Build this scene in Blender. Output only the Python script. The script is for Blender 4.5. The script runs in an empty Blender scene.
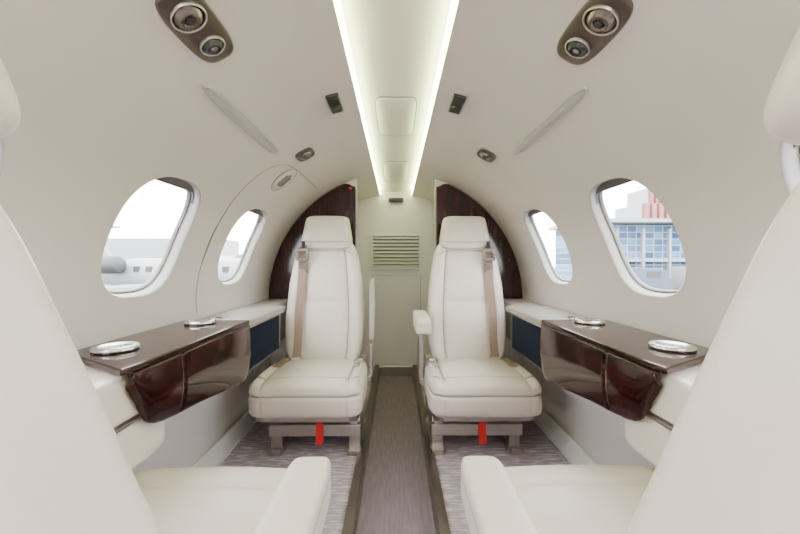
import bpy, bmesh, math
from mathutils import Vector, Matrix
R=.78; CZ=.62
C=bpy.context.scene.collection
rad=math.radians

# ---------------------------------------------------------------- materials
def nt(name):
    m=bpy.data.materials.new(name); m.use_nodes=True
    t=m.node_tree; b=t.nodes['Principled BSDF']; return m,t,b
def mat(name,col,rough=.5,metal=0,bump=0,bscale=200,coat=0,var=0,vscale=3,spec=.5,emit=None,estr=0,wr=0):
    m,t,b=nt(name)
    b.inputs['Base Color'].default_value=(*col,1); b.inputs['Roughness'].default_value=rough
    b.inputs['Metallic'].default_value=metal; b.inputs['Coat Weight'].default_value=coat
    b.inputs['Coat Roughness'].default_value=.05
    b.inputs['Specular IOR Level'].default_value=spec
    tc=t.nodes.new('ShaderNodeTexCoord')
    if var:
        n=t.nodes.new('ShaderNodeTexNoise'); n.inputs['Scale'].default_value=vscale
        t.links.new(tc.outputs['Object'],n.inputs['Vector'])
        r=t.nodes.new('ShaderNodeValToRGB')
        r.color_ramp.elements[0].color=(*[c*(1-var) for c in col],1); r.color_ramp.elements[1].color=(*[min(1,c*(1+var)) for c in col],1)
        r.color_ramp.elements[0].position=.3; r.color_ramp.elements[1].position=.7
        t.links.new(n.outputs['Fac'],r.inputs['Fac']); t.links.new(r.outputs['Color'],b.inputs['Base Color'])
    last=None
    if bump:
        n=t.nodes.new('ShaderNodeTexVoronoi'); n.inputs['Scale'].default_value=bscale
        t.links.new(tc.outputs['Object'],n.inputs['Vector'])
        bp=t.nodes.new('ShaderNodeBump'); bp.inputs['Strength'].default_value=bump; bp.inputs['Distance'].default_value=.001
        t.links.new(n.outputs['Distance'],bp.inputs['Height']); t.links.new(bp.outputs['Normal'],b.inputs['Normal']); last=bp
    if wr:
        n=t.nodes.new('ShaderNodeTexNoise'); n.inputs['Scale'].default_value=9; n.inputs['Detail'].default_value=2; n.inputs['Distortion'].default_value=.6
        t.links.new(tc.outputs['Object'],n.inputs['Vector'])
        b2=t.nodes.new('ShaderNodeBump'); b2.inputs['Strength'].default_value=wr; b2.inputs['Distance'].default_value=.012
        t.links.new(n.outputs['Fac'],b2.inputs['Height']); t.links.new(b2.outputs['Normal'],last.inputs['Normal'])
    if emit:
        b.inputs['Emission Color'].default_value=(*emit,1); b.inputs['Emission Strength'].default_value=estr
    return m
LEATHER=mat('cream_leather',(.64,.57,.515),.36,bump=.25,bscale=260,var=.01,vscale=4,wr=.22)
LEATHERD=mat('cream_leather_seam',(.32,.265,.225),.6)
WALL=mat('cabin_lining',(.585,.53,.505),.5,bump=.08,bscale=400,var=.012,vscale=2)
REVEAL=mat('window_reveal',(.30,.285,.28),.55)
LOWER=mat('lower_lining',(.58,.545,.52),.55,bump=.08,bscale=400)
BASEB=mat('base_strip',(.8,.79,.79),.4)
BULK=mat('bulkhead_lining',(.55,.505,.515),.5,bump=.05,bscale=300)
CEILP=mat('ceiling_panel_paint',(.68,.66,.60),.45)
METAL=mat('satin_metal',(.46,.43,.41),.30,1,var=.05,vscale=20)
BRONZE=mat('bronze_metal',(.20,.175,.165),.28,1,var=.1,vscale=10)
CHROME=mat('chrome',(.60,.585,.565),.26,1)
PLATE=mat('pewter_plate',(.12,.098,.086),.30,.75)
BLACK=mat('black_plastic',(.012,.012,.012),.3)
NAVY=mat('navy_fabric',(.004,.008,.020),.85,spec=.12)
GREY=mat('grey_lens',(.42,.41,.41),.22,.3)
RED=mat('red_webbing',(.60,.015,.015),.6)
BELT=mat('taupe_webbing',(.235,.16,.13),.7,bump=.4,bscale=500)
SHADE=mat('grey_shade',(.09,.085,.08),.6)
SEAM=mat('panel_gap',(.20,.18,.16),.7)
LED=mat('led',(1,1,.9),.5,emit=(.85,1,.47),estr=30)
WHITE=mat('white_paint',(.20,.205,.22),.4)
TARMAC=mat('tarmac',(.15,.15,.155),.9,var=.1,vscale=.2)
REDP=mat('red_paint',(.24,.05,.045),.5)
DARKG=mat('dark_grey',(.03,.03,.033),.5)

def wood(name,sc,c0,c1,ro,coat,spec):
    m,t,b=nt(name)
    tc=t.nodes.new('ShaderNodeTexCoord'); mp=t.nodes.new('ShaderNodeMapping')
    mp.inputs['Scale'].default_value=sc
    n=t.nodes.new('ShaderNodeTexNoise'); n.inputs['Scale'].default_value=2.5; n.inputs['Detail'].default_value=6; n.inputs['Distortion'].default_value=.6
    r=t.nodes.new('ShaderNodeValToRGB')
    r.color_ramp.elements[0].color=(*c0,1); r.color_ramp.elements[0].position=.3
    r.color_ramp.elements[1].color=(*c1,1); r.color_ramp.elements[1].position=.72
    t.links.new(tc.outputs['Object'],mp.inputs['Vector']); t.links.new(mp.outputs['Vector'],n.inputs['Vector'])
    t.links.new(n.outputs['Fac'],r.inputs['Fac']); t.links.new(r.outputs['Color'],b.inputs['Base Color'])
    b.inputs['Roughness'].default_value=ro; b.inputs['Coat Weight'].default_value=coat; b.inputs['Coat Roughness'].default_value=.03
    b.inputs['Specular IOR Level'].default_value=spec
    return m
WOOD=wood('burgundy_gloss_wood',(22,1.6,22),(.006,.0014,.0015),(.032,.0055,.0058),.08,0,.33)
WOODV=wood('burgundy_gloss_veneer',(14,14,1.2),(.010,.002,.003),(.034,.008,.007),.13,0,.40)

def carpet(name,base,light,sx,sy,thr,sp=.25,w=.07):
    m,t,b=nt(name)
    tc=t.nodes.new('ShaderNodeTexCoord'); mp=t.nodes.new('ShaderNodeMapping'); mp.inputs['Scale'].default_value=(sx,sy,1)
    n=t.nodes.new('ShaderNodeTexNoise'); n.inputs['Scale'].default_value=1; n.inputs['Detail'].default_value=4; n.inputs['Roughness'].default_value=.65
    r=t.nodes.new('ShaderNodeValToRGB')
    r.color_ramp.elements[0].color=(*base,1); r.color_ramp.elements[0].position=thr-w
    r.color_ramp.elements[1].color=(*light,1); r.color_ramp.elements[1].position=thr+w
    t.links.new(tc.outputs['Object'],mp.inputs['Vector']); t.links.new(mp.outputs['Vector'],n.inputs['Vector'])
    t.links.new(n.outputs['Fac'],r.inputs['Fac'])
    n2=t.nodes.new('ShaderNodeTexNoise'); n2.inputs['Scale'].default_value=260
    t.links.new(tc.outputs['Object'],n2.inputs['Vector'])
    mx=t.nodes.new('ShaderNodeMix'); mx.data_type='RGBA'; mx.blend_type='MULTIPLY'; mx.inputs['Factor'].default_value=sp
    t.links.new(r.outputs['Color'],mx.inputs['A']); 
    r2=t.nodes.new('ShaderNodeValToRGB'); r2.color_ramp.elements[0].position=.35; r2.color_ramp.elements[0].color=(.45,.45,.45,1); r2.color_ramp.elements[1].position=.6
    t.links.new(n2.outputs['Fac'],r2.inputs['Fac']); t.links.new(r2.outputs['Color'],mx.inputs['B'])
    t.links.new(mx.outputs['Result'],b.inputs['Base Color'])
    b.inputs['Roughness'].default_value=.95; b.inputs['Specular IOR Level'].default_value=.1
    bp=t.nodes.new('ShaderNodeBump'); bp.inputs['Strength'].default_value=.2; bp.inputs['Distance'].default_value=.003
    t.links.new(n2.outputs['Fac'],bp.inputs['Height']); t.links.new(bp.outputs['Normal'],b.inputs['Normal'])
    return m
CARPET=carpet('mauve_carpet',(.37,.305,.36),(.68,.60,.655),14,110,.56,.15,.06)
AISLE=carpet('aisle_carpet',(.19,.15,.18),(.245,.20,.232),110,10,.52,.05,.16)

def glassm():
    m=bpy.data.materials.new('clear_pane'); m.use_nodes=True; t=m.node_tree; t.nodes.clear()
    o=t.nodes.new('ShaderNodeOutputMaterial'); a=t.nodes.new('ShaderNodeBsdfTransparent'); g=t.nodes.new('ShaderNodeBsdfGlossy'); g.inputs['Roughness'].default_value=.03
    a.inputs['Color'].default_value=(.97,.98,.98,1)
    x=t.nodes.new('ShaderNodeMixShader'); x.inputs[0].default_value=.05
    t.links.new(a.outputs[0],x.inputs[1]); t.links.new(g.outputs[0],x.inputs[2]); t.links.new(x.outputs[0],o.inputs['Surface'])
    return m
GLASS=glassm()
def facade():
    m,t,b=nt('glass_facade')
    tc=t.nodes.new('ShaderNodeTexCoord'); br=t.nodes.new('ShaderNodeTexBrick')
    mp=t.nodes.new('ShaderNodeMapping'); mp.inputs['Rotation'].default_value=(rad(90),0,0)
    br.offset=0; br.inputs['Scale'].default_value=1; br.inputs['Brick Width'].default_value=.75; br.inputs['Row Height'].default_value=.55; br.inputs['Mortar Size'].default_value=.035
    br.inputs['Color1'].default_value=(.012,.05,.11,1); br.inputs['Color2'].default_value=(.10,.18,.27,1); br.inputs['Mortar'].default_value=(.26,.28,.30,1)
    t.links.new(tc.outputs['Object'],mp.inputs['Vector']); t.links.new(mp.outputs['Vector'],br.inputs['Vector']); t.links.new(br.outputs['Color'],b.inputs['Base Color'])
    b.inputs['Roughness'].default_value=.5; b.inputs['Specular IOR Level'].default_value=.1
    return m
FACADE=facade()

# ---------------------------------------------------------------- helpers
def obj(name,verts,faces,m,parent=None,smooth=True,bevel=0,seg=2,mi=None,sub=0,label=None,solid=0):
    me=bpy.data.meshes.new(name); me.from_pydata([tuple(v) for v in verts],[],faces)
    mats=m if isinstance(m,(list,tuple)) else [m]
    for x in mats: me.materials.append(x)
    if mi:
        for p,i in zip(me.polygons,mi): p.material_index=i
    bm=bmesh.new(); bm.from_mesh(me); bmesh.ops.recalc_face_normals(bm,faces=bm.faces); bm.to_mesh(me); bm.free()
    if smooth:
        for p in me.polygons: p.use_smooth=True
    o=bpy.data.objects.new(name,me); C.objects.link(o)
    if parent: o.parent=parent
    if solid:
        s=o.modifiers.new('s','SOLIDIFY'); s.thickness=abs(solid); s.offset=0
    if bevel:
        b=o.modifiers.new('b','BEVEL'); b.width=bevel; b.segments=seg; b.limit_method='ANGLE'; b.angle_limit=rad(35); b.harden_normals=True
    if label: o['label']=label
    return o
def thing(name,loc,label,cat,group=None):
    e=bpy.data.objects.new(name,None); C.objects.link(e); e.location=loc; e.empty_display_size=.05
    tag(e,label,cat,group); return e
def tag(o,label,cat,group=None):
    o['label']=label; o['category']=cat
    if group: o['group']=group
def struct(o,label=None,cat=None):
    o['kind']='structure'
    if label: o['label']=label
    if cat: o['category']=cat
def boxes(lst):
    V=[];F=[]
    for b in lst:
        c,s=b[0],b[1]; M=b[2] if len(b)>2 else None
        k=len(V)
        for dx in(-1,1):
            for dy in(-1,1):
                for dz in(-1,1):
                    v=Vector((dx*s[0]/2,dy*s[1]/2,dz*s[2]/2))
                    if M: v=M@v
                    V.append(v+Vector(c))
        for f in((0,1,3,2),(4,6,7,5),(0,4,5,1),(2,3,7,6),(0,2,6,4),(1,5,7,3)): F.append(tuple(i+k for i in f))
    return V,F
def prism(poly,axis,a,b):
    n=len(poly); V=[]
    for t in(a,b):
        for p in poly:
            if axis=='x': V.append((t,p[0],p[1]))
            elif axis=='y': V.append((p[0],t,p[1]))
            else: V.append((p[0],p[1],t))
    F=[tuple(range(n)),tuple(range(2*n-1,n-1,-1))]
    for i in range(n):
        j=(i+1)%n; F.append((i,j,n+j,n+i))
    return V,F
def pillow(fn,n=20,p=6,pred=None):
    V=[];F=[];idx={};mi=[]
    def get(q):
        k=(round(q[0],6),round(q[1],6),round(q[2],6))
        if k not in idx:
            s=(abs(q[0])**p+abs(q[1])**p+abs(q[2])**p)**(1/p)
            idx[k]=len(V); V.append(fn(q[0]/s,q[1]/s,q[2]/s))
        return idx[k]
    for ax in range(3):
        for sg in(-1,1):
            for i in range(n):
                for j in range(n):
                    f=[]
                    for a,b in((0,0),(1,0),(1,1),(0,1)):
                        u=-1+2*(i+a)/n; v=-1+2*(j+b)/n
                        q=[0,0,0]; q[ax]=sg; q[(ax+1)%3]=u; q[(ax+2)%3]=v
                        f.append(get(q))
                    F.append(tuple(f))
                    if pred:
                        q=[0,0,0]; q[ax]=sg; q[(ax+1)%3]=-1+2*(i+.5)/n; q[(ax+2)%3]=-1+2*(j+.5)/n
                        mi.append(1 if pred(q[0],q[1],q[2],1.0/n) else 0)
    return (V,F,mi) if pred else (V,F)
def interp(x,pts):
    if x<=pts[0][0]: return pts[0][1]
    for (a,b),(c,d) in zip(pts,pts[1:]):
        if x<=c:
            t=(x-a)/(c-a); t=t*t*(3-2*t)*.4+t*.6
            return b+(d-b)*t
    return pts[-1][1]
def gauss(x,s): return math.exp(-(x/s)**2)
def sstep(a,b,x):
    t=max(0,min(1,(x-a)/(b-a))); return t*t*(3-2*t)
def lathe(prof,n=32,M=None,fill=True):
    V=[];F=[]
    for r,z in prof:
        for i in range(n):
            a=2*math.pi*i/n; V.append(Vector((r*math.cos(a),r*math.sin(a),z)))
    for k in range(len(prof)-1):
        for i in range(n):
            j=(i+1)%n; F.append((k*n+i,k*n+j,(k+1)*n+j,(k+1)*n+i))
    if fill: F.append(tuple(range(n))); F.append(tuple((len(prof)-1)*n+i for i in range(n)))
    if M: V=[M@v for v in V]
    return V,F
def tube(pts,r,closed=False,n=8):
    P=[Vector(p) for p in pts]; N=len(P); V=[];F=[]
    for i,p in enumerate(P):
        a=P[(i-1)%N] if (closed or i>0) else p; b=P[(i+1)%N] if (closed or i<N-1) else p
        t=(b-a).normalized(); ref=Vector((0,0,1)) if abs(t.z)<.9 else Vector((1,0,0))
        u=t.cross(ref).normalized(); w=t.cross(u)
        for k in range(n):
            an=2*math.pi*k/n; V.append(p+u*r*math.cos(an)+w*r*math.sin(an))
    for i in range(N if closed else N-1):
        j=(i+1)%N
        for k in range(n):
            l=(k+1)%n; F.append((i*n+k,i*n+l,j*n+l,j*n+k))
    if not closed: F.append(tuple(range(n))); F.append(tuple((N-1)*n+k for k in range(n)))
    return V,F
def join(*vf):
    V=[];F=[]
    for v,f in vf:
        k=len(V); V+=list(v); F+=[tuple(i+k for i in ff) for ff in f]
    return V,F
def wpt(side,phi,Y,d=0):
    return Vector((side*(R+d)*math.sin(phi),Y,CZ+(R+d)*math.cos(phi)))
def wmat(side,phi,Y,off=0):
    n=Vector((-side*math.sin(phi),0,-math.cos(phi))); u=Vector((0,1,0)); v=n.cross(u)
    o=wpt(side,phi,Y)+n*off
    return Matrix(((u.x,v.x,n.x,o.x),(u.y,v.y,n.y,o.y),(u.z,v.z,n.z,o.z),(0,0,0,1)))
def sring(a,b,e,n=48):
    o=[]
    for i in range(n):
        t=2*math.pi*i/n; c,s=math.cos(t),math.sin(t)
        o.append((a*math.copysign(abs(c)**(2/e),c),b*math.copysign(abs(s)**(2/e),s)))
    return o
def lin(a,b,n): return [a+(b-a)*i/n for i in range(n+1)]

# ---------------------------------------------------------------- shell
YF,YB=-1.2,3.0
PH0=math.asin(.13/R); PH1=rad(42); PH2=rad(90)
WIN=[-.12,.487,1.104,1.724]; CELL=[-.485,.18,.79,1.41,2.25]  # first window of each row is unseen, added behind the camera for light
WPH=rad(66.8); HA,HB,HE=.165,.190,2.8
def hole(theta,sc=1):
    c,s=math.cos(theta),math.sin(theta)
    k=(abs(c/HA)**HE+abs(s/HB)**HE)**(-1/HE)
    return k*c*sc,k*s*sc
for side,nm in((-1,'left'),(1,'right')):
    V=[];F=[]
    def grid(fn,us,vs):
        k=len(V)
        for u in us:
            for v in vs: V.append(fn(u,v))
        m=len(vs)
        for i in range(len(us)-1):
            for j in range(m-1): F.append((k+i*m+j,k+(i+1)*m+j,k+(i+1)*m+j+1,k+i*m+j+1))
    grid(lambda y,p:wpt(side,p,y),lin(YF,CELL[0],6),lin(PH1,PH2,40))
    grid(lambda y,p:wpt(side,p,y),lin(CELL[-1],YB,6),lin(PH1,PH2,40))
    for c_ in CELL: grid(lambda y,p:wpt(side,p,y,.003),lin(c_-.008,c_+.008,1),lin(PH1-.02,PH2,40))
    grid(lambda y,p:wpt(side,p,y,.003),lin(YF,YB,8),lin(PH1-.02,PH1+.02,4))
    grid(lambda y,q:Vector((side*(R+.004),y,.62+q)),lin(YF,YB,8),[-.01,.01])
    for ci,wc in enumerate(WIN):
        y0,y1=CELL[ci],CELL[ci+1]; s0,s1=R*PH1,R*PH2; sc=R*WPH
        N=112; ths=[2*math.pi*i/N for i in range(N)]
        for cy,cs in((y0,s0),(y1,s0),(y0,s1),(y1,s1)):
            a=math.atan2(cs-sc,cy-wc)%(2*math.pi); k=min(range(N),key=lambda i:abs(ths[i]-a)); ths[k]=a
        M_=10;k0=len(V)
        for th in ths:
            hy,hs=hole(th); c,s=math.cos(th),math.sin(th)
            t=1e9
            if c>1e-9:t=min(t,(y1-wc)/c)
            if c<-1e-9:t=min(t,(y0-wc)/c)
            if s>1e-9:t=min(t,(s1-sc)/s)
            if s<-1e-9:t=min(t,(s0-sc)/s)
            ey,es=t*c,t*s
            for j in range(M_+1):
                f=j/M_; V.append(wpt(side,(sc+hs+(es-hs)*f)/R,wc+hy+(ey-hy)*f))
        for i in range(N):
            i2=(i+1)%N
            for j in range(M_): F.append((k0+i*(M_+1)+j,k0+i2*(M_+1)+j,k0+i2*(M_+1)+j+1,k0+i*(M_+1)+j+1))
    grid(lambda y,z:Vector((side*(.76+.02*(z/.62)),y,z)) ,lin(YF,YB,10),lin(-.02,.62,8))
    w=obj('wall_'+nm,V,F,[WALL,LOWER])
    for p in w.data.polygons:
        if p.center.z<.62 : p.material_index=1
    struct(w,'cream curved cabin side lining with oval window openings','wall')
    for ci,wc in enumerate(WIN):
        num=ci+1+(4 if side>0 else 0)
        N=112; sc=R*WPH
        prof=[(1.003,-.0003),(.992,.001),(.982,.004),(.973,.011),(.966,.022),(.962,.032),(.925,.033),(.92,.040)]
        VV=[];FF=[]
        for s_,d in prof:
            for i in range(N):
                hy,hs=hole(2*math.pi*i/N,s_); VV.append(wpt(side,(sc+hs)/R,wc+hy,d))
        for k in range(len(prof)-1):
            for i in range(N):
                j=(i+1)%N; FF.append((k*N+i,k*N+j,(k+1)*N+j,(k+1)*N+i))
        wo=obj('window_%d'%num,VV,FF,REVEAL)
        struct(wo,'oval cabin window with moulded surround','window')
        VV=[wpt(side,WPH,wc,.038)];FF=[]
        ks=[.25,.5,.75,.95]
        for s_ in ks:
            for i in range(N):
                hy,hs=hole(2*math.pi*i/N,s_); VV.append(wpt(side,(sc+hs)/R,wc+hy,.038))
        for i in range(N):
            j=(i+1)%N; FF.append((0,1+i,1+j))
            for k in range(len(ks)-1): FF.append((1+k*N+i,1+k*N+j,1+(k+1)*N+j,1+(k+1)*N+i))
        obj('pane',VV,FF,GLASS,wo,label='clear window pane')
        pts=[]
        for i in range(N):
            hy,hs=hole(2*math.pi*i/N,.945); pts.append(wpt(side,(sc+hs)/R,wc+hy,.032))
        obj('seal',*tube(pts,.0032,True,6),mat('window_seal',(.16,.155,.15),.5) if num==1 else bpy.data.materials['window_seal'],wo,label='grey window seal')
        VV=[];FF=[]; rows=[]; nn=24
        for i in range(nn+1):
            t=-1+2*i/nn; yy=t*.138
            k=(1-abs(yy/(HA*.96))**HE)**(1/HE)*HB*.96
            rows.append((yy,-k,-(HB*.82)))
        for yy,a,b in rows:
            b=max(b,a+.002)
            for q,d in((a,.020),(b,.020),(b,.030),(a,.030)): VV.append(wpt(side,(sc+q)/R,wc+yy,d))
        for i in range(nn):
            for j in range(4): FF.append((i*4+j,i*4+(j+1)%4,(i+1)*4+(j+1)%4,(i+1)*4+j))
        FF+= [(0,1,2,3),(nn*4,nn*4+1,nn*4+2,nn*4+3)]
        obj('shade',VV,FF,SHADE,wo,smooth=False,label='retracted dark grey pleated shade')
    o=obj('baseboard_'+nm,*boxes([((side*.752,(YF+2.25)/2,.045),(.014,2.25-YF,.09)),((side*.745,(YF+2.25)/2,.006),(.02,2.25-YF,.012))]),BASEB,bevel=.003)
    struct(o,'pale grey strip along the foot of the side lining','baseboard')

V=[];F=[]
def grid2(fn,us,vs):
    k=len(V); m=len(vs)
    for u in us:
        for v in vs: V.append(fn(u,v))
    for i in range(len(us)-1):
        for j in range(m-1): F.append((k+i*m+j,k+(i+1)*m+j,k+(i+1)*m+j+1,k+i*m+j+1))
zc=CZ+R*math.cos(PH0)
for side in(-1,1):
    grid2(lambda y,p:wpt(side,p,y),lin(YF,YB,10),lin(PH0,PH1,30))
    grid2(lambda y,q:Vector((side*.130,y,zc+.04*q)),lin(YF,YB,2),[0,1])
ce=obj('ceiling',V,F,WALL); struct(ce,'cream arched cabin ceiling lining','ceiling')
V=[];F=[]
grid2(lambda y,x:Vector((x,y,zc+.04-.012*(1-(x/.131)**2))),lin(YF,YB,4),lin(-.131,.131,20))
o=obj('ceiling_panel',V,F,CEILP); struct(o,'recessed pale centre ceiling panel between light strips','ceiling panel')
for side in(-1,1):
    o=obj('light_strip',*boxes([((side*.1235,(YF+YB)/2,zc+.012),(.010,YB-YF-.02,.012))]),LED,smooth=False)
    tag(o,'glowing greenish white light strip along the ceiling recess','light strip','ceiling light strips')
def hatch(y0,y1,w,lab):
    pr=[(x,y) for x,y in sring(w,(y1-y0)/2,7,64)]
    V=[];F=[];n=len(pr)
    zz=lambda x:zc+.04-.012*(1-(x/.131)**2)
    for s,d in [(1,0.0),(1,-.004),(.97,-.006),(.5,-.006)]:
        for x,y in pr: V.append((x*s,(y0+y1)/2+y*s,zz(x*s)+d))
    for k in range(3):
        for i in range(n):
            j=(i+1)%n;F.append((k*n+i,k*n+j,(k+1)*n+j,(k+1)*n+i))
    F.append(tuple(3*n+i for i in range(n)))
    o=thing('ceiling_hatch',(0,0,0),lab,'hatch','ceiling hatches')
    obj('cover',V,F,CEILP,o)
    pts=[(x*1.02,(y0+y1)/2+y*1.01,zz(x)-.002) for x,y in pr]
    obj('gap_seal',*tube(pts,.0026,True,6),SEAM,o)
hatch(1.28,1.66,.073,'rounded cream access hatch in the ceiling panel')
hatch(2.10,2.62,.075,'rounded cream access hatch near the rear bulkhead')

def quadstrip(pts,y0,y1):
    V=[];F=[]
    for x,z in pts: V+= [(x,y0,z),(x,y1,z)]
    for i in range(len(pts)-1): F.append((2*i,2*i+2,2*i+3,2*i+1))
    return V,F
prof=[(-.79,0),(-.168,0),(-.168,.016),(-.135,.016),(-.135,-.07),(.135,-.07),(.135,.016),(.168,.016),(.168,0),(.79,0)]
V,F=quadstrip(prof,YF,YB)
fl=obj('floor',V,F,[CARPET,BRONZE,AISLE],smooth=False,mi=[0,1,1,1,2,1,1,1,0])
struct(fl,'mauve grey patterned carpet either side of a lowered aisle','floor')

o=obj('wall_rear',*boxes([((0,YB+.02,.67),(1.6,.04,1.6))]),BULK,smooth=False); struct(o,'pale grey rear bulkhead','wall')
o=obj('wall_front',*boxes([((0,YF-.02,.67),(1.6,.04,1.6))]),WALL,smooth=False); struct(o,'cream front bulkhead','wall')
for side,nm in((-1,'aft_left'),(1,'aft_right')):
    o=obj('wall_'+nm,*boxes([((side*.325,(2.30+YB)/2,.65),(.03,YB-2.30,1.42))]),BULK,smooth=False); struct(o,'pale passage side wall','wall')

v=thing('vent_grille',(0,2.99,.93),'pale grey louvred vent grille on the rear bulkhead','vent')
obj('frame',*boxes([((0,0,.135),(.40,.02,.014)),((0,0,-.135),(.40,.02,.014)),((-.193,0,0),(.014,.02,.27)),((.193,0,0),(.014,.02,.27))]),BULK,v,bevel=.003)
sl=Matrix.Rotation(rad(50),4,'X')
SLAT=mat('vent_slat',(.42,.40,.385),.5)
for i in range(9):
    obj('slat',*boxes([((0,-.002,-.115+i*.0288),(.374,.028,.004),sl)]),SLAT,v,smooth=False)
obj('backing',*boxes([((0,.009,0),(.38,.002,.26))]),mat('vent_backing',(.13,.125,.12),.8),v,smooth=False)
o=obj('warning_light',*boxes([((0,2.97,1.345),(.12,.05,.03)),((0,2.942,1.345),(.09,.008,.018))]),BLACK,bevel=.004); tag(o,'small black indicator box at the top of the rear bulkhead','indicator')
o=obj('trim_1',*join(tube([(-.2,2.999,.0),(-.2,2.999,.74),(.2,2.999,.74),(.2,2.999,.0)],.002)),SEAM); struct(o,'panel gap on the rear bulkhead','trim')
o=obj('trim_2',*boxes([((0,2.985,-.03),(.26,.03,.08))]),METAL,bevel=.004); struct(o,'metal threshold at the aisle end','trim')

PY=2.262
for side in(-1,1):
    p=thing('cabin_partition',(side*.5,PY,0),'glossy burgundy wood partition with cream frame behind the seat','partition','cabin partitions')
    def arc(r,x0,zb,ztop=9):
        a0=math.asin(x0/r); pts=[(x0,zb)]
        for i in range(49):
            a=a0+(math.pi/2-a0)*i/48; x,z=r*math.sin(a),CZ+r*math.cos(a)
            if z>ztop: pts.append((x,min(z,ztop-.02*(1-sstep(x0,x0+.05,x)))))
            else: pts.append((x,z))
        pts.append((r if zb>=.5 else .757,zb)); return pts
    P=lambda poly:[(side*(x)-side*.5,z) for x,z in poly]
    obj('frame',*prism(P(arc(.777,.240,.002)),'y',0,.035),WALL,p,smooth=False,bevel=.003)
    obj('wood_panel',*prism(P(arc(.772,.246,.60,1.325)),'y',-.014,-.0005),WOODV,p,smooth=False,bevel=.003,label='glossy burgundy wood veneer')
    obj('edge_trim',*boxes([((-side*.262,-.006,.66),(.006,.02,1.31))]),SLAT,p,bevel=.002)
o=obj('status_label',*boxes([((-.275,2.242,1.295),(.018,.006,.013))]),RED,bevel=.001); tag(o,'tiny red tag on top corner of the wood partition','tag')

# ---------------------------------------------------------------- wall/ceiling fixtures
def gasper(side,phi,Y,L,W,big):
    M=wmat(side,phi,Y,-.001)
    e=thing('air_and_light_unit',(0,0,0),'pewter oval plate with air nozzle and reading light' if big else 'small pewter oval fitting with round air nozzle','overhead unit','large overhead units' if big else 'small overhead units')
    e.matrix_world=M
    pr=sring(L/2,W/2,3.2,64); n=64
    V=[];F=[]
    for s,d in((1,-.004),(1,.003),(.97,.006),(.9,.007),(.5,.007)):
        for x,y in pr: V.append((x*s,y*s,d))
    for k in range(4):
        for i in range(n):
            j=(i+1)%n;F.append((k*n+i,k*n+j,(k+1)*n+j,(k+1)*n+i))
    F.append(tuple(4*n+i for i in range(n)))
    obj('plate',V,F,PLATE,e)
    cs=[-.042,.045] if big else [0]
    for k,cx in enumerate(cs):
        T=Matrix.Translation((cx,0,.007)); r=.033 if (k==0 and big) else (.026 if big else .028)
        obj('bezel',*lathe([(r,-.002),(r,.004),(r*.96,.006),(r*.91,.006),(r*.87,.002),(r*.87,-.002)],36,T,False),METAL if big else BRONZE,e)
        obj('nozzle',*lathe([(r*.87,-.001),(r*.78,.003),(r*.6,.010),(r*.42,.014),(r*.36,.008),(r*.2,.008),(.0005,.009)],32,T),BRONZE if k==0 else DARKG,e)
        obj('lens',*lathe([(r*.34,.0085),(r*.2,.011),(.0005,.012)],24,T),DARKG if k==0 else METAL,e)
def strip(side):
    e=thing('grab_recess',(0,0,0),'slim tapered pale grey handhold strip on the ceiling','handhold','ceiling handholds')
    ph=rad(34.9);Y0,Y1=.865,1.395
    V=[];F=[];n=48
    def sec(sy,sw,d):
        for i in range(n):
            a=2*math.pi*i/n; c,s=math.cos(a),math.sin(a)
            y=(Y0+Y1)/2+(Y1-Y0)/2*math.copysign(abs(c)**.5,c)*sy; q=.0165*math.copysign(abs(s)**.9,s)*sw
            V.append(wpt(side,ph+q/R,y,d))
    sec(1,1,.001);sec(.998,.97,-.005);sec(.985,.8,-.007);sec(.97,.5,-.005);sec(.9,.2,-.004)
    for k in range(4):
        for i in range(n):
            j=(i+1)%n;F.append((k*n+i,k*n+j,(k+1)*n+j,(k+1)*n+i))
    F.append(tuple(4*n+i for i in range(n)))
    obj('grip',V,F,GREY,e)
for side in(-1,1):
    gasper(side,rad(29.2),.725,.205,.085,True)
    gasper(side,rad(29.2),1.56,.115,.08,False)
    strip(side)
    M=wmat(side,rad(15),1.225,-.001)
    e=thing('ceiling_speaker',(0,0,0),'small black rectangular sensor on the ceiling','sensor','ceiling sensors'); e.matrix_world=M
    obj('housing',*boxes([((0,0,.005),(.125,.042,.012))]),BLACK,e,bevel=.005,seg=3)
    obj('grille',*lathe([(.014,.010),(.013,.014),(.0005,.0145)],24,Matrix.Translation((.012,0,0))),DARKG,e)

pts=[]
cy,cs=1.845,R*rad(64.5); a,b=.415,R*rad(30)
for x,y in sring(a,b,5,120): pts.append(wpt(-1,(cs+y)/R,cy+x,.0004))
pts=[p for p in pts if p.y<2.10 and p.z>.645]
i0=max(range(len(pts)),key=lambda i:(pts[i]-pts[i-1]).length); pts=pts[i0:]+pts[:i0]
o=obj('trim_3',*tube(pts,.003),mat('hatch_gap',(.35,.31,.28),.6)); struct(o,'thin gap outlining the emergency exit hatch around a window','trim')
e=thing('exit_handle_cover',(0,0,0),'flat pale rounded cover with small lever above the exit window','handle cover'); e.matrix_world=wmat(-1,rad(40),1.665,0)
obj('cover',*lathe([(.068,-.004),(.068,.002),(.064,.004),(.0005,.0045)],40),WALL,e)
obj('gap_seal',*tube([(.070*math.cos(t*math.pi/20),.070*math.sin(t*math.pi/20),.0015) for t in range(40)],.002,True,6),SEAM,e)
obj('lever',*boxes([((0,0,.006),(.012,.075,.006)),((.024,0,.006),(.010,.055,.005)),((-.024,0,.006),(.010,.055,.005)),((.0,-.03,.0065),(.05,.008,.005))]),mat('grey_mark',(.14,.14,.14),.5),e,bevel=.002)

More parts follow.
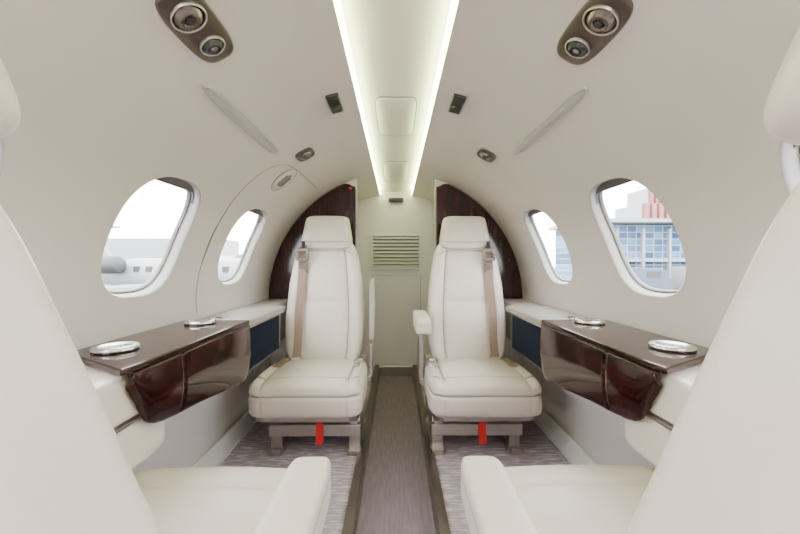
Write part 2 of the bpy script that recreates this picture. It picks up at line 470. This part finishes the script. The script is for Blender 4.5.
# ---------------------------------------------------------------- side consoles
CG=mat('console_grey',(.27,.245,.22),.4)
ARMG=mat('armrest_grey',(.30,.275,.25),.5)
for side in(-1,1):
    ox,oy,oz=side*.65,1.0,.40
    e=thing('side_console',(ox,oy,oz),'cream side console with burgundy wood top and folded table','console','side consoles')
    def L(VF): 
        V,F=VF; return [(v[0]-ox,v[1]-oy,v[2]-oz) for v in V],F
    P=lambda poly:[(side*x,y) for x,y in poly]
    def padfn(y0,y1,z0,z1,x0,x1):
        def f(u,v,w):
            return (side*((x0+x1)/2)+u*(x1-x0)/2-ox,(y0+y1)/2+v*(y1-y0)/2-oy,(z0+z1)/2+w*(z1-z0)/2-oz)
        return f
    obj('padded_panel',*pillow(padfn(.47,.91,.520,.620,.548,.772),24,10),LEATHER,e,label='padded cream leather panel')
    obj('padded_panel',*pillow(padfn(.47,.91,.405,.514,.553,.765),24,10),LEATHER,e,label='padded cream leather panel')
    obj('metal_trim',*L(boxes([((side*.551,.685,.517),(.010,.43,.006))])),METAL,e,bevel=.001)
    obj('table_housing',*L(boxes([((side*.670,1.13,.545),(.18,.42,.155))])),LOWER,e,bevel=.01)
    top=[(.535,.722),(.53,.77),(.53,1.345),(.766,1.345),(.766,.87),(.70,.825)]
    obj('wood_top',*L(prism(P(top),'z',.626,.640)),WOOD,e,smooth=False,bevel=.004,label='glossy burgundy wood top')
    zb=lambda y:interp(y,[(.745,.600),(.765,.565),(.785,.530),(.808,.500),(.83,.490),(.86,.483),(.93,.474),(1.32,.427),(1.336,.430),(1.344,.440)])
    for y0,y1 in((.745,.922),(.926,1.344)):
        V=[];F=[]; m=18; ys=[y0+(y1-y0)*(i/30) for i in range(31)]
        for y in ys:
            for j in range(m+1):
                t=j/m; z=.624+(zb(y)-.624)*t
                x=.535-.005*math.sin(math.pi*min(1,t*1.05)) +.008*t**4
                V.append((side*x,y,z))
        for i in range(30):
            for j in range(m): F.append((i*(m+1)+j,(i+1)*(m+1)+j,(i+1)*(m+1)+j+1,i*(m+1)+j+1))
        obj('table_leaf',*L((V,F)),WOOD,e,label='folded glossy burgundy wood table leaf',solid=.008)
    obj('hinge',*L(boxes([((side*.531,1.15,.6225),(.003,.36,.002))])),BRONZE,e)
    for cy in(.885,1.265):
        T=Matrix.Translation((side*.667-ox,cy-oy,.640-oz))
        obj('cup_holder',*lathe([(.048,-.001),(.048,.008),(.045,.012),(.034,.012),(.032,.010),(.0005,.010)],40,T),CHROME,e,label='round brushed metal cup holder lid')
    aft=[(.555,1.35),(.555,1.86),(.615,1.93),(.615,2.24),(.774,2.24),(.774,1.35)]
    obj('aft_top',*L(prism(P(aft),'z',.600,.628)),CG,e,smooth=False,bevel=.008,seg=3,label='grey-beige console top')
    aftb=[(.578,1.35),(.578,1.84),(.63,1.92),(.63,2.24),(.765,2.24),(.765,1.35)]
    obj('aft_body',*L(prism(P(aftb),'z',.42,.599)),CG,e,smooth=False,bevel=.006)
    obj('storage_pocket',*L(boxes([((side*.571,1.575,.515),(.014,.44,.165))])),NAVY,e,bevel=.006,label='dark navy storage pocket')
    obj('pocket_rim',*L(boxes([((side*.563,1.575,.5985),(.010,.43,.003))])),METAL,e)
    for i in range(2):
        obj('button',*lathe([(.012,0),(.012,.004),(.009,.005),(.0005,.005)],20,Matrix.Translation((side*.70-ox,1.42+.05*i-oy,.628-oz))),BLACK,e)
    obj('switch_plate',*L(boxes([((side*.70,1.445,.6285),(.04,.13,.002))])),METAL,e)

# ---------------------------------------------------------------- seats
WR=[(0,.190),(.12,.206),(.35,.212),(.6,.200),(.82,.180),(.93,.165),(1,.148)]
WFR=[(0,.210),(.15,.212),(.38,.202),(.6,.192),(.85,.181),(.95,.176),(1,.162)]
def seat(side,oy,facing,cx,recl,zoff,armz,armend,mode,label,htop=.96,hc=1.025,hfwd=0,hw=.142,WT=WR):
    e=thing('cabin_seat',(side*cx,oy,0),label,'seat','cream leather cabin seats')
    mx=-side; my=facing; rear=facing>0
    hy,hz=.20,.33
    def T(p): return (mx*p[0],my*p[1],p[2])
    def TB(p):
        a=rad(recl); y=p[1]-hy; z=p[2]-hz
        return (mx*p[0],my*(hy+y*math.cos(a)+z*math.sin(a)),hz+zoff-y*math.sin(a)+z*math.cos(a))
    def A(VF,f=T): return [f(v) for v in VF[0]],VF[1]
    LM=[LEATHER,LEATHERD]
    def cf(u,v,w):
        x=u*.243; y=-.015+v*.235; z=.268+w*.073
        x*=1-.05*sstep(.2,1,v)-.02*sstep(.5,1,-v)
        if w>0:
            z+= .016*(1-u**2)*(1-v*v*.3)*w
            z+= .011*sstep(.76,.9,abs(u))*w*(1-sstep(.88,1,abs(u)))
            z+= -.012*sstep(-.3,1,v)*w
        if v<-.5: y-=.014*(1-w*w)*sstep(.5,1,-v)*(1-.3*u*u)
        z-=gauss(abs(u)-.74,.025)*(w>.5)*.009
        z-=gauss(v+.62,.035)*.011*(w>.5)
        if v<-.6:
            y+=gauss(w-.30,.07)*.011
            y+=gauss(abs(u)-.74,.025)*.005*(w<.3)
        if abs(u)>.6: x-=math.copysign(gauss(w-.30,.07)*.008*sstep(.7,.95,abs(u)),u)
        return (x,y,z+zoff)
    def cp(u,v,w,h):
        if w>.999: return abs(v+.62)<h or (abs(abs(u)-.74)<h and v>-.62)
        if v<-.999: return abs(w-.30)<h
        if abs(u)>.999: return abs(w-.30)<h
        return False
    r=pillow(cf,64,9,cp)
    obj('seat_cushion',*A(r),LM,e,mi=r[2])
    obj('seat_pan',*A(pillow(lambda u,v,w:(u*.225,.0+v*.205,.183+zoff/2+w*(.018+zoff/2)),10,12)),METAL,e)
    def yf(z): return .168+(z-.30)*.262
    H=htop-.295
    def bf(u,v,w):
        h=(w+1)/2; z=.295+h*H
        W=interp(h,WT)
        T_=interp(h,[(0,.060),(.3,.058),(1,.042)])
        y=yf(z)+T_+v*T_
        if v<0:
            k=min(1,-v*1.2)
            y-=.022*sstep(.58,.82,abs(u))*k*(1-.5*h)*(1-sstep(.85,1,abs(u))*.4)
            y-=.014*(1-(u/.62)**4)*k*(abs(u)<.62)*sstep(.02,.2,h)*(1-sstep(.75,.95,h))
            y+=gauss(abs(u)-.62,.026)*.009*k*(h>.03)*(h<.93)
            y+=gauss(h-.93,.012)*.006*k*rear
            y+=gauss(h-.50,.03)*.005*k*(1-abs(u)**3)*rear
        return (u*W,y,z)
    def bp(u,v,w,h):
        if v<-.999: return (abs(abs(u)-.62)<h and w<.86) or (rear and abs(w-.86)<h)
        return False
    r=pillow(bf,72,6 if rear else 7,bp)
    obj('backrest',*A(r,TB),LM,e,mi=r[2])
    def hf(u,v,w):
        z=hc+w*.092
        W=hw-.022*sstep(-1,1,w)+.008
        y=yf(z)+.028-hfwd+v*.048
        if v<0 and rear:
            y+=gauss(w+.55,.06)*.006*min(1,-v*1.2)
        if v<0: y-=.010*sstep(.6,.9,abs(u))*(1-sstep(.9,1,abs(u)))
        return (u*W,y,z)
    def hp(u,v,w,h):
        return v<-.999 and rear and abs(w+.55)<h
    r=pillow(hf,40,6 if rear else 5,hp)
    obj('headrest',*A(r,TB),LM,e,mi=r[2])
    for sx in(-1,1):
        obj('hinge_cover',*A(lathe([(.045,-.006),(.045,.004),(.04,.007),(.0005,.007)],28,Matrix.Translation((sx*.216,.20,.30+zoff))@Matrix.Rotation(rad(90*sx),4,'Y'))),METAL,e)
    ft=.165+zoff
    la,lb=-.145,.20; lc=(la+lb)/2; ln=lb-la
    obj('base_frame',*A(boxes([((lc,-.135,.108),(ln+.06,.030,.052)),((0,-.10,ft-.012),(.40,.03,.024)),((lc,.17,ft-.018),(ln+.02,.03,.036)),
        ((lb,.03,ft-.016),(.035,.30,.032)),((la,.03,ft-.016),(.035,.30,.032)),
        ((lb,.03,.014),(.050,.38,.026)),((la,.03,.014),(.050,.38,.026)),((lb,.03,.075),(.020,.26,.10))])),METAL,e,bevel=.004)
    for lx in(la,lb):
        for ly in(-.11,.17):
            poly=[(lx-.034,.0),(lx+.034,.0),(lx+.026,.04),(lx+.023,ft-.005),(lx-.023,ft-.005),(lx-.026,.04)]
            obj('leg',*A(prism(poly,'y',ly-.022,ly+.022)),METAL,e,smooth=False,bevel=.004)
    obj('side_shroud',*A(prism([(-.16,.15+zoff),(-.10,.235+zoff),(.20,.24+zoff),(.24,.15+zoff),(.20,.06),(-.02,.06)],'x',.213,.226)),METAL,e,smooth=False,bevel=.004)
    px=.05 if side<0 else .005
    obj('pull_strap',*A(boxes([((px,-.156,.105),(.034,.004,.11),Matrix.Rotation(rad(-4),3,'X'))])),RED,e,bevel=.001,label='red webbing pull strap')
    if mode=='down':
        y0,y1=armend,.20
        def af(u,v,w):
            x=.262+u*.036; y=(y0+y1)/2+v*(y1-y0)/2; z=armz-.040+w*.040
            if w<0: z+=.022*sstep(-.2,1,-v)*(-w)*.3
            return (x,y,z)
        def ap(u,v,w,h): return abs(w)<.999 and abs(w-.36)<h and (abs(u)>.999 or abs(v)>.999)
        r=pillow(af,28,6,ap)
        obj('armrest',*A(r),LM,e,mi=r[2],label='padded cream leather armrest')
        obj('armrest_support',*A(boxes([((.262,.10,(armz-.07+.25)/2),(.022,.10,armz-.07-.25)),((.25,.10,.26),(.03,.12,.03))])),METAL,e,bevel=.004)
    else:
        def af(u,v,w):
            z=.600+w*.160; return (.258+u*.014,.17+(z-.4)*.18+v*.028,z)
        obj('armrest',*A(pillow(af,24,8)),ARMG,e,label='raised slim grey armrest')
        obj('armrest_support',*A(boxes([((.258,.15,.345),(.016,.05,.17)),((.25,.12,.27),(.03,.12,.03))])),METAL,e,bevel=.004)
    if rear:
        V=[];F=[]
        zs=[.36+i*(.575)/24 for i in range(25)]
        for i,z in enumerate(zs):
            xc=-.132+.003*math.sin(i*.5)+ .014*(z-.36)/.57
            h=(z-.295)/H; y=yf(z)-.026-.008*(1-h)
            V+=[TB((xc-.020,y-.006*(1-(z-.36)),z)),TB((xc+.020,y,z)),TB((xc+.020,y+.0025,z)),TB((xc-.020,y-.0035,z))]
        n=len(zs)
        for i in range(n-1):
            for j in range(4): F.append((i*4+j,i*4+(j+1)%4,(i+1)*4+(j+1)%4,(i+1)*4+j))
        F+=[(0,1,2,3),(4*n-4,4*n-3,4*n-2,4*n-1)]
        obj('shoulder_belt',V,F,BELT,e,smooth=False,label='taupe webbing shoulder belt')
        yb=yf(.885)-.046
        BM=bpy.data.materials.get('dark_metal') or mat('dark_metal',(.30,.28,.26),.25,1)
        obj('belt_guide',*A(boxes([((-.118,yb,.910),(.066,.012,.018)),((-.118,yb,.86),(.066,.012,.018)),((-.146,yb,.885),(.014,.012,.05)),((-.090,yb,.885),(.014,.012,.05)),((-.118,yb+.003,.815),(.048,.016,.060))]),TB),BM,e,bevel=.003,label='metal belt guide')
        obj('bracket',*A(boxes([((-.115,yb+.014,.935),(.018,.014,.045))]),TB),BLACK,e,bevel=.002)
        obj('belt_buckle',*A(boxes([((.205,.10,.355),(.03,.05,.02)),((.195,.03,.352),(.03,.06,.006))])),CHROME,e,bevel=.003,label='chrome lap belt buckle')
        obj('lap_belt',*A(boxes([((-.185,.08,.348),(.04,.16,.005))])),BELT,e,bevel=.001)
        obj('lap_belt',*A(boxes([((.212,.15,.352),(.035,.09,.004))])),BELT,e,bevel=.001)
    return e
seat(-1,1.77,1,.385,-5,0,.60,-.15,'up','cream leather cabin seat with raised armrest before the wood partition',.970,1.004,0,.134)
seat(1,1.77,1,.385,-5,0,.60,-.17,'down','cream leather cabin seat with lowered armrest before the wood partition',.970,1.004,0,.134)
for s in(-1,1):
    seat(s,.60,-1,.406,6.3,.04,.52,-.045,'down','cream leather cabin seat turned toward the rear pair',.925,.99,.046,.148,WFR)

# ---------------------------------------------------------------- outside
o=obj('ground',*boxes([((0,30,-1.7),(300,300,.2))]),TARMAC,smooth=False); tag(o,'pale grey airport apron','ground'); o['kind']='structure'
b=thing('terminal_building',(27,34,-1.6),'airport terminal with blue glass front and red white roof','building')
obj('glass_front',*boxes([((0,0,2.8),(22,6,5.6))]),FACADE,b,smooth=False)
obj('roof',*boxes([((0,-.5,5.8),(23,8,.3)),((0,-3.4,2.6),(22.4,.5,.25)),((0,-3.4,.4),(22.4,.5,.8))]),WHITE,b,smooth=False)
obj('upper_storey',*boxes([((-2.5,1,6.8),(5,4,1.8)),((-3.0,1,8.4),(2.2,3,1.6))]),WHITE,b,smooth=False)
obj('red_band',*boxes([((-4.8+i*.65,-1.15,6.8),(.16,.35,1.8)) for i in range(8)]+[((-3.9+i*.45,-.6,8.4),(.13,.3,1.6)) for i in range(5)]),REDP,b,smooth=False,label='red painted vertical stripes')
obj('column',*boxes([((-11+i*2.2,-3.6,2.6),(.16,.25,5.2)) for i in range(11)]),WHITE,b,smooth=False)
def van(loc,lab,m):
    j=thing('service_van',loc,lab,'van','service vans')
    obj('body',*prism([(-2.2,.4),(2.2,.4),(2.2,1.2),(1.6,2.0),(-2.2,2.1)],'y',-.9,.9),m,j,smooth=False,bevel=.08)
    obj('side_window',*boxes([((.9,-.91,1.55),(1.0,.04,.45))]),DARKG,j,smooth=False)
    for wx in(-1.4,1.4):
        for wy in(-.85,.85):
            obj('wheel',*lathe([(.38,-.12),(.38,.12),(.2,.13)],20,Matrix.Translation((wx,wy,.38))@Matrix.Rotation(rad(90),4,'X')),DARKG,j)
van((17.8,27.5,-1.6),'dark blue service van parked on the apron by the terminal',mat('van_blue',(.04,.06,.10),.4))
van((23.5,27.5,-1.6),'white service van parked on the apron by the terminal',WHITE)
b2=thing('hangar',(-52,60,-1.6),'pale low hangar across the apron','building')
obj('hall',*boxes([((0,0,3),(50,8,6))]),WHITE,b2,smooth=False); obj('door_band',*boxes([((0,-4.1,1.6),(46,.3,2.4))]),mat('pale_blue',(.14,.18,.23),.5),b2,smooth=False)
def jet(loc,rot,sc,lab):
    j=thing('parked_jet',loc,lab,'airplane','parked jets'); j.rotation_euler=(0,0,rot); j.scale=(sc,)*3
    My=Matrix.Rotation(rad(90),4,'Y')
    obj('fuselage',*lathe([(.02,-8),(.5,-7.4),(.9,-6.2),(1.05,-4.5),(1.05,3),(.8,5.5),(.35,8),(.05,8.6)],28,Matrix.Translation((0,0,2.1))@My),WHITE,j)
    obj('tail_fin',*prism([(4.8,2.8),(7.0,5.6),(8.6,5.6),(8.0,2.6)],'y',-.12,.12),WHITE,j,smooth=False)
    obj('tailplane',*prism([(7.0,-2.6),(7.0,2.6),(8.4,2.6),(7.9,0),(8.4,-2.6)],'z',5.5,5.62),WHITE,j,smooth=False)
    obj('wing',*prism([(-1.5,0),(1.5,-8),(2.6,-8),(2.2,0),(2.6,8),(1.5,8)],'z',1.25,1.45),WHITE,j,smooth=False)
    for s in(-1,1):
        obj('engine',*lathe([(.42,-1.1),(.56,-1),(.6,0),(.5,1),(.3,1.5)],24,Matrix.Translation((4,s*1.6,2.7))@My),DARKG,j)
        obj('wheel_gear',*boxes([((-.2,s*1.7,.45),(.5,.3,.9))]),DARKG,j,smooth=False)
    for i in range(8): obj('cabin_window',*boxes([((-4+i*.9,0,2.4),(.4,2.14,.38))]),DARKG,j,smooth=False)
    obj('windshield',*boxes([((-6.2,0,2.7),(.8,1.75,.35))]),DARKG,j,smooth=False)
    obj('nose_gear',*boxes([((-5.8,0,.5),(.3,.25,1.0))]),DARKG,j,smooth=False)
jet((-12.5,21.5,-1.6),rad(172),.85,'white business jet with dark engines on the apron')
jet((-19,42,-1.6),rad(-20),1.0,'white business jet parked far off on the apron')

# ---------------------------------------------------------------- light
w=bpy.data.worlds.new('World'); bpy.context.scene.world=w; w.use_nodes=True
t=w.node_tree; bg=t.nodes['Background']; bg.inputs['Color'].default_value=(.96,.97,1,1); bg.inputs['Strength'].default_value=20.0
def area(loc,rot,sx,sy,p,col):
    l=bpy.data.lights.new('fill_light','AREA'); l.shape='RECTANGLE'; l.size=sx; l.size_y=sy; l.energy=p; l.color=col
    o=bpy.data.objects.new('fill_light',l); C.objects.link(o); o.location=loc; o.rotation_euler=rot; return o
area((0,-1.1,1.0),(rad(90),0,0),1.1,.6,27,(1,.94,.955))  # unseen fill added behind the camera, stands in for open-door light

cam=bpy.data.cameras.new('Camera'); co=bpy.data.objects.new('Camera',cam); C.objects.link(co)
cam.sensor_width=36; cam.lens=370/800*36; cam.clip_start=.01; cam.clip_end=500
co.location=(0,0,.85); co.rotation_euler=(rad(90)-5/370,0,-4/370)
bpy.context.scene.camera=co
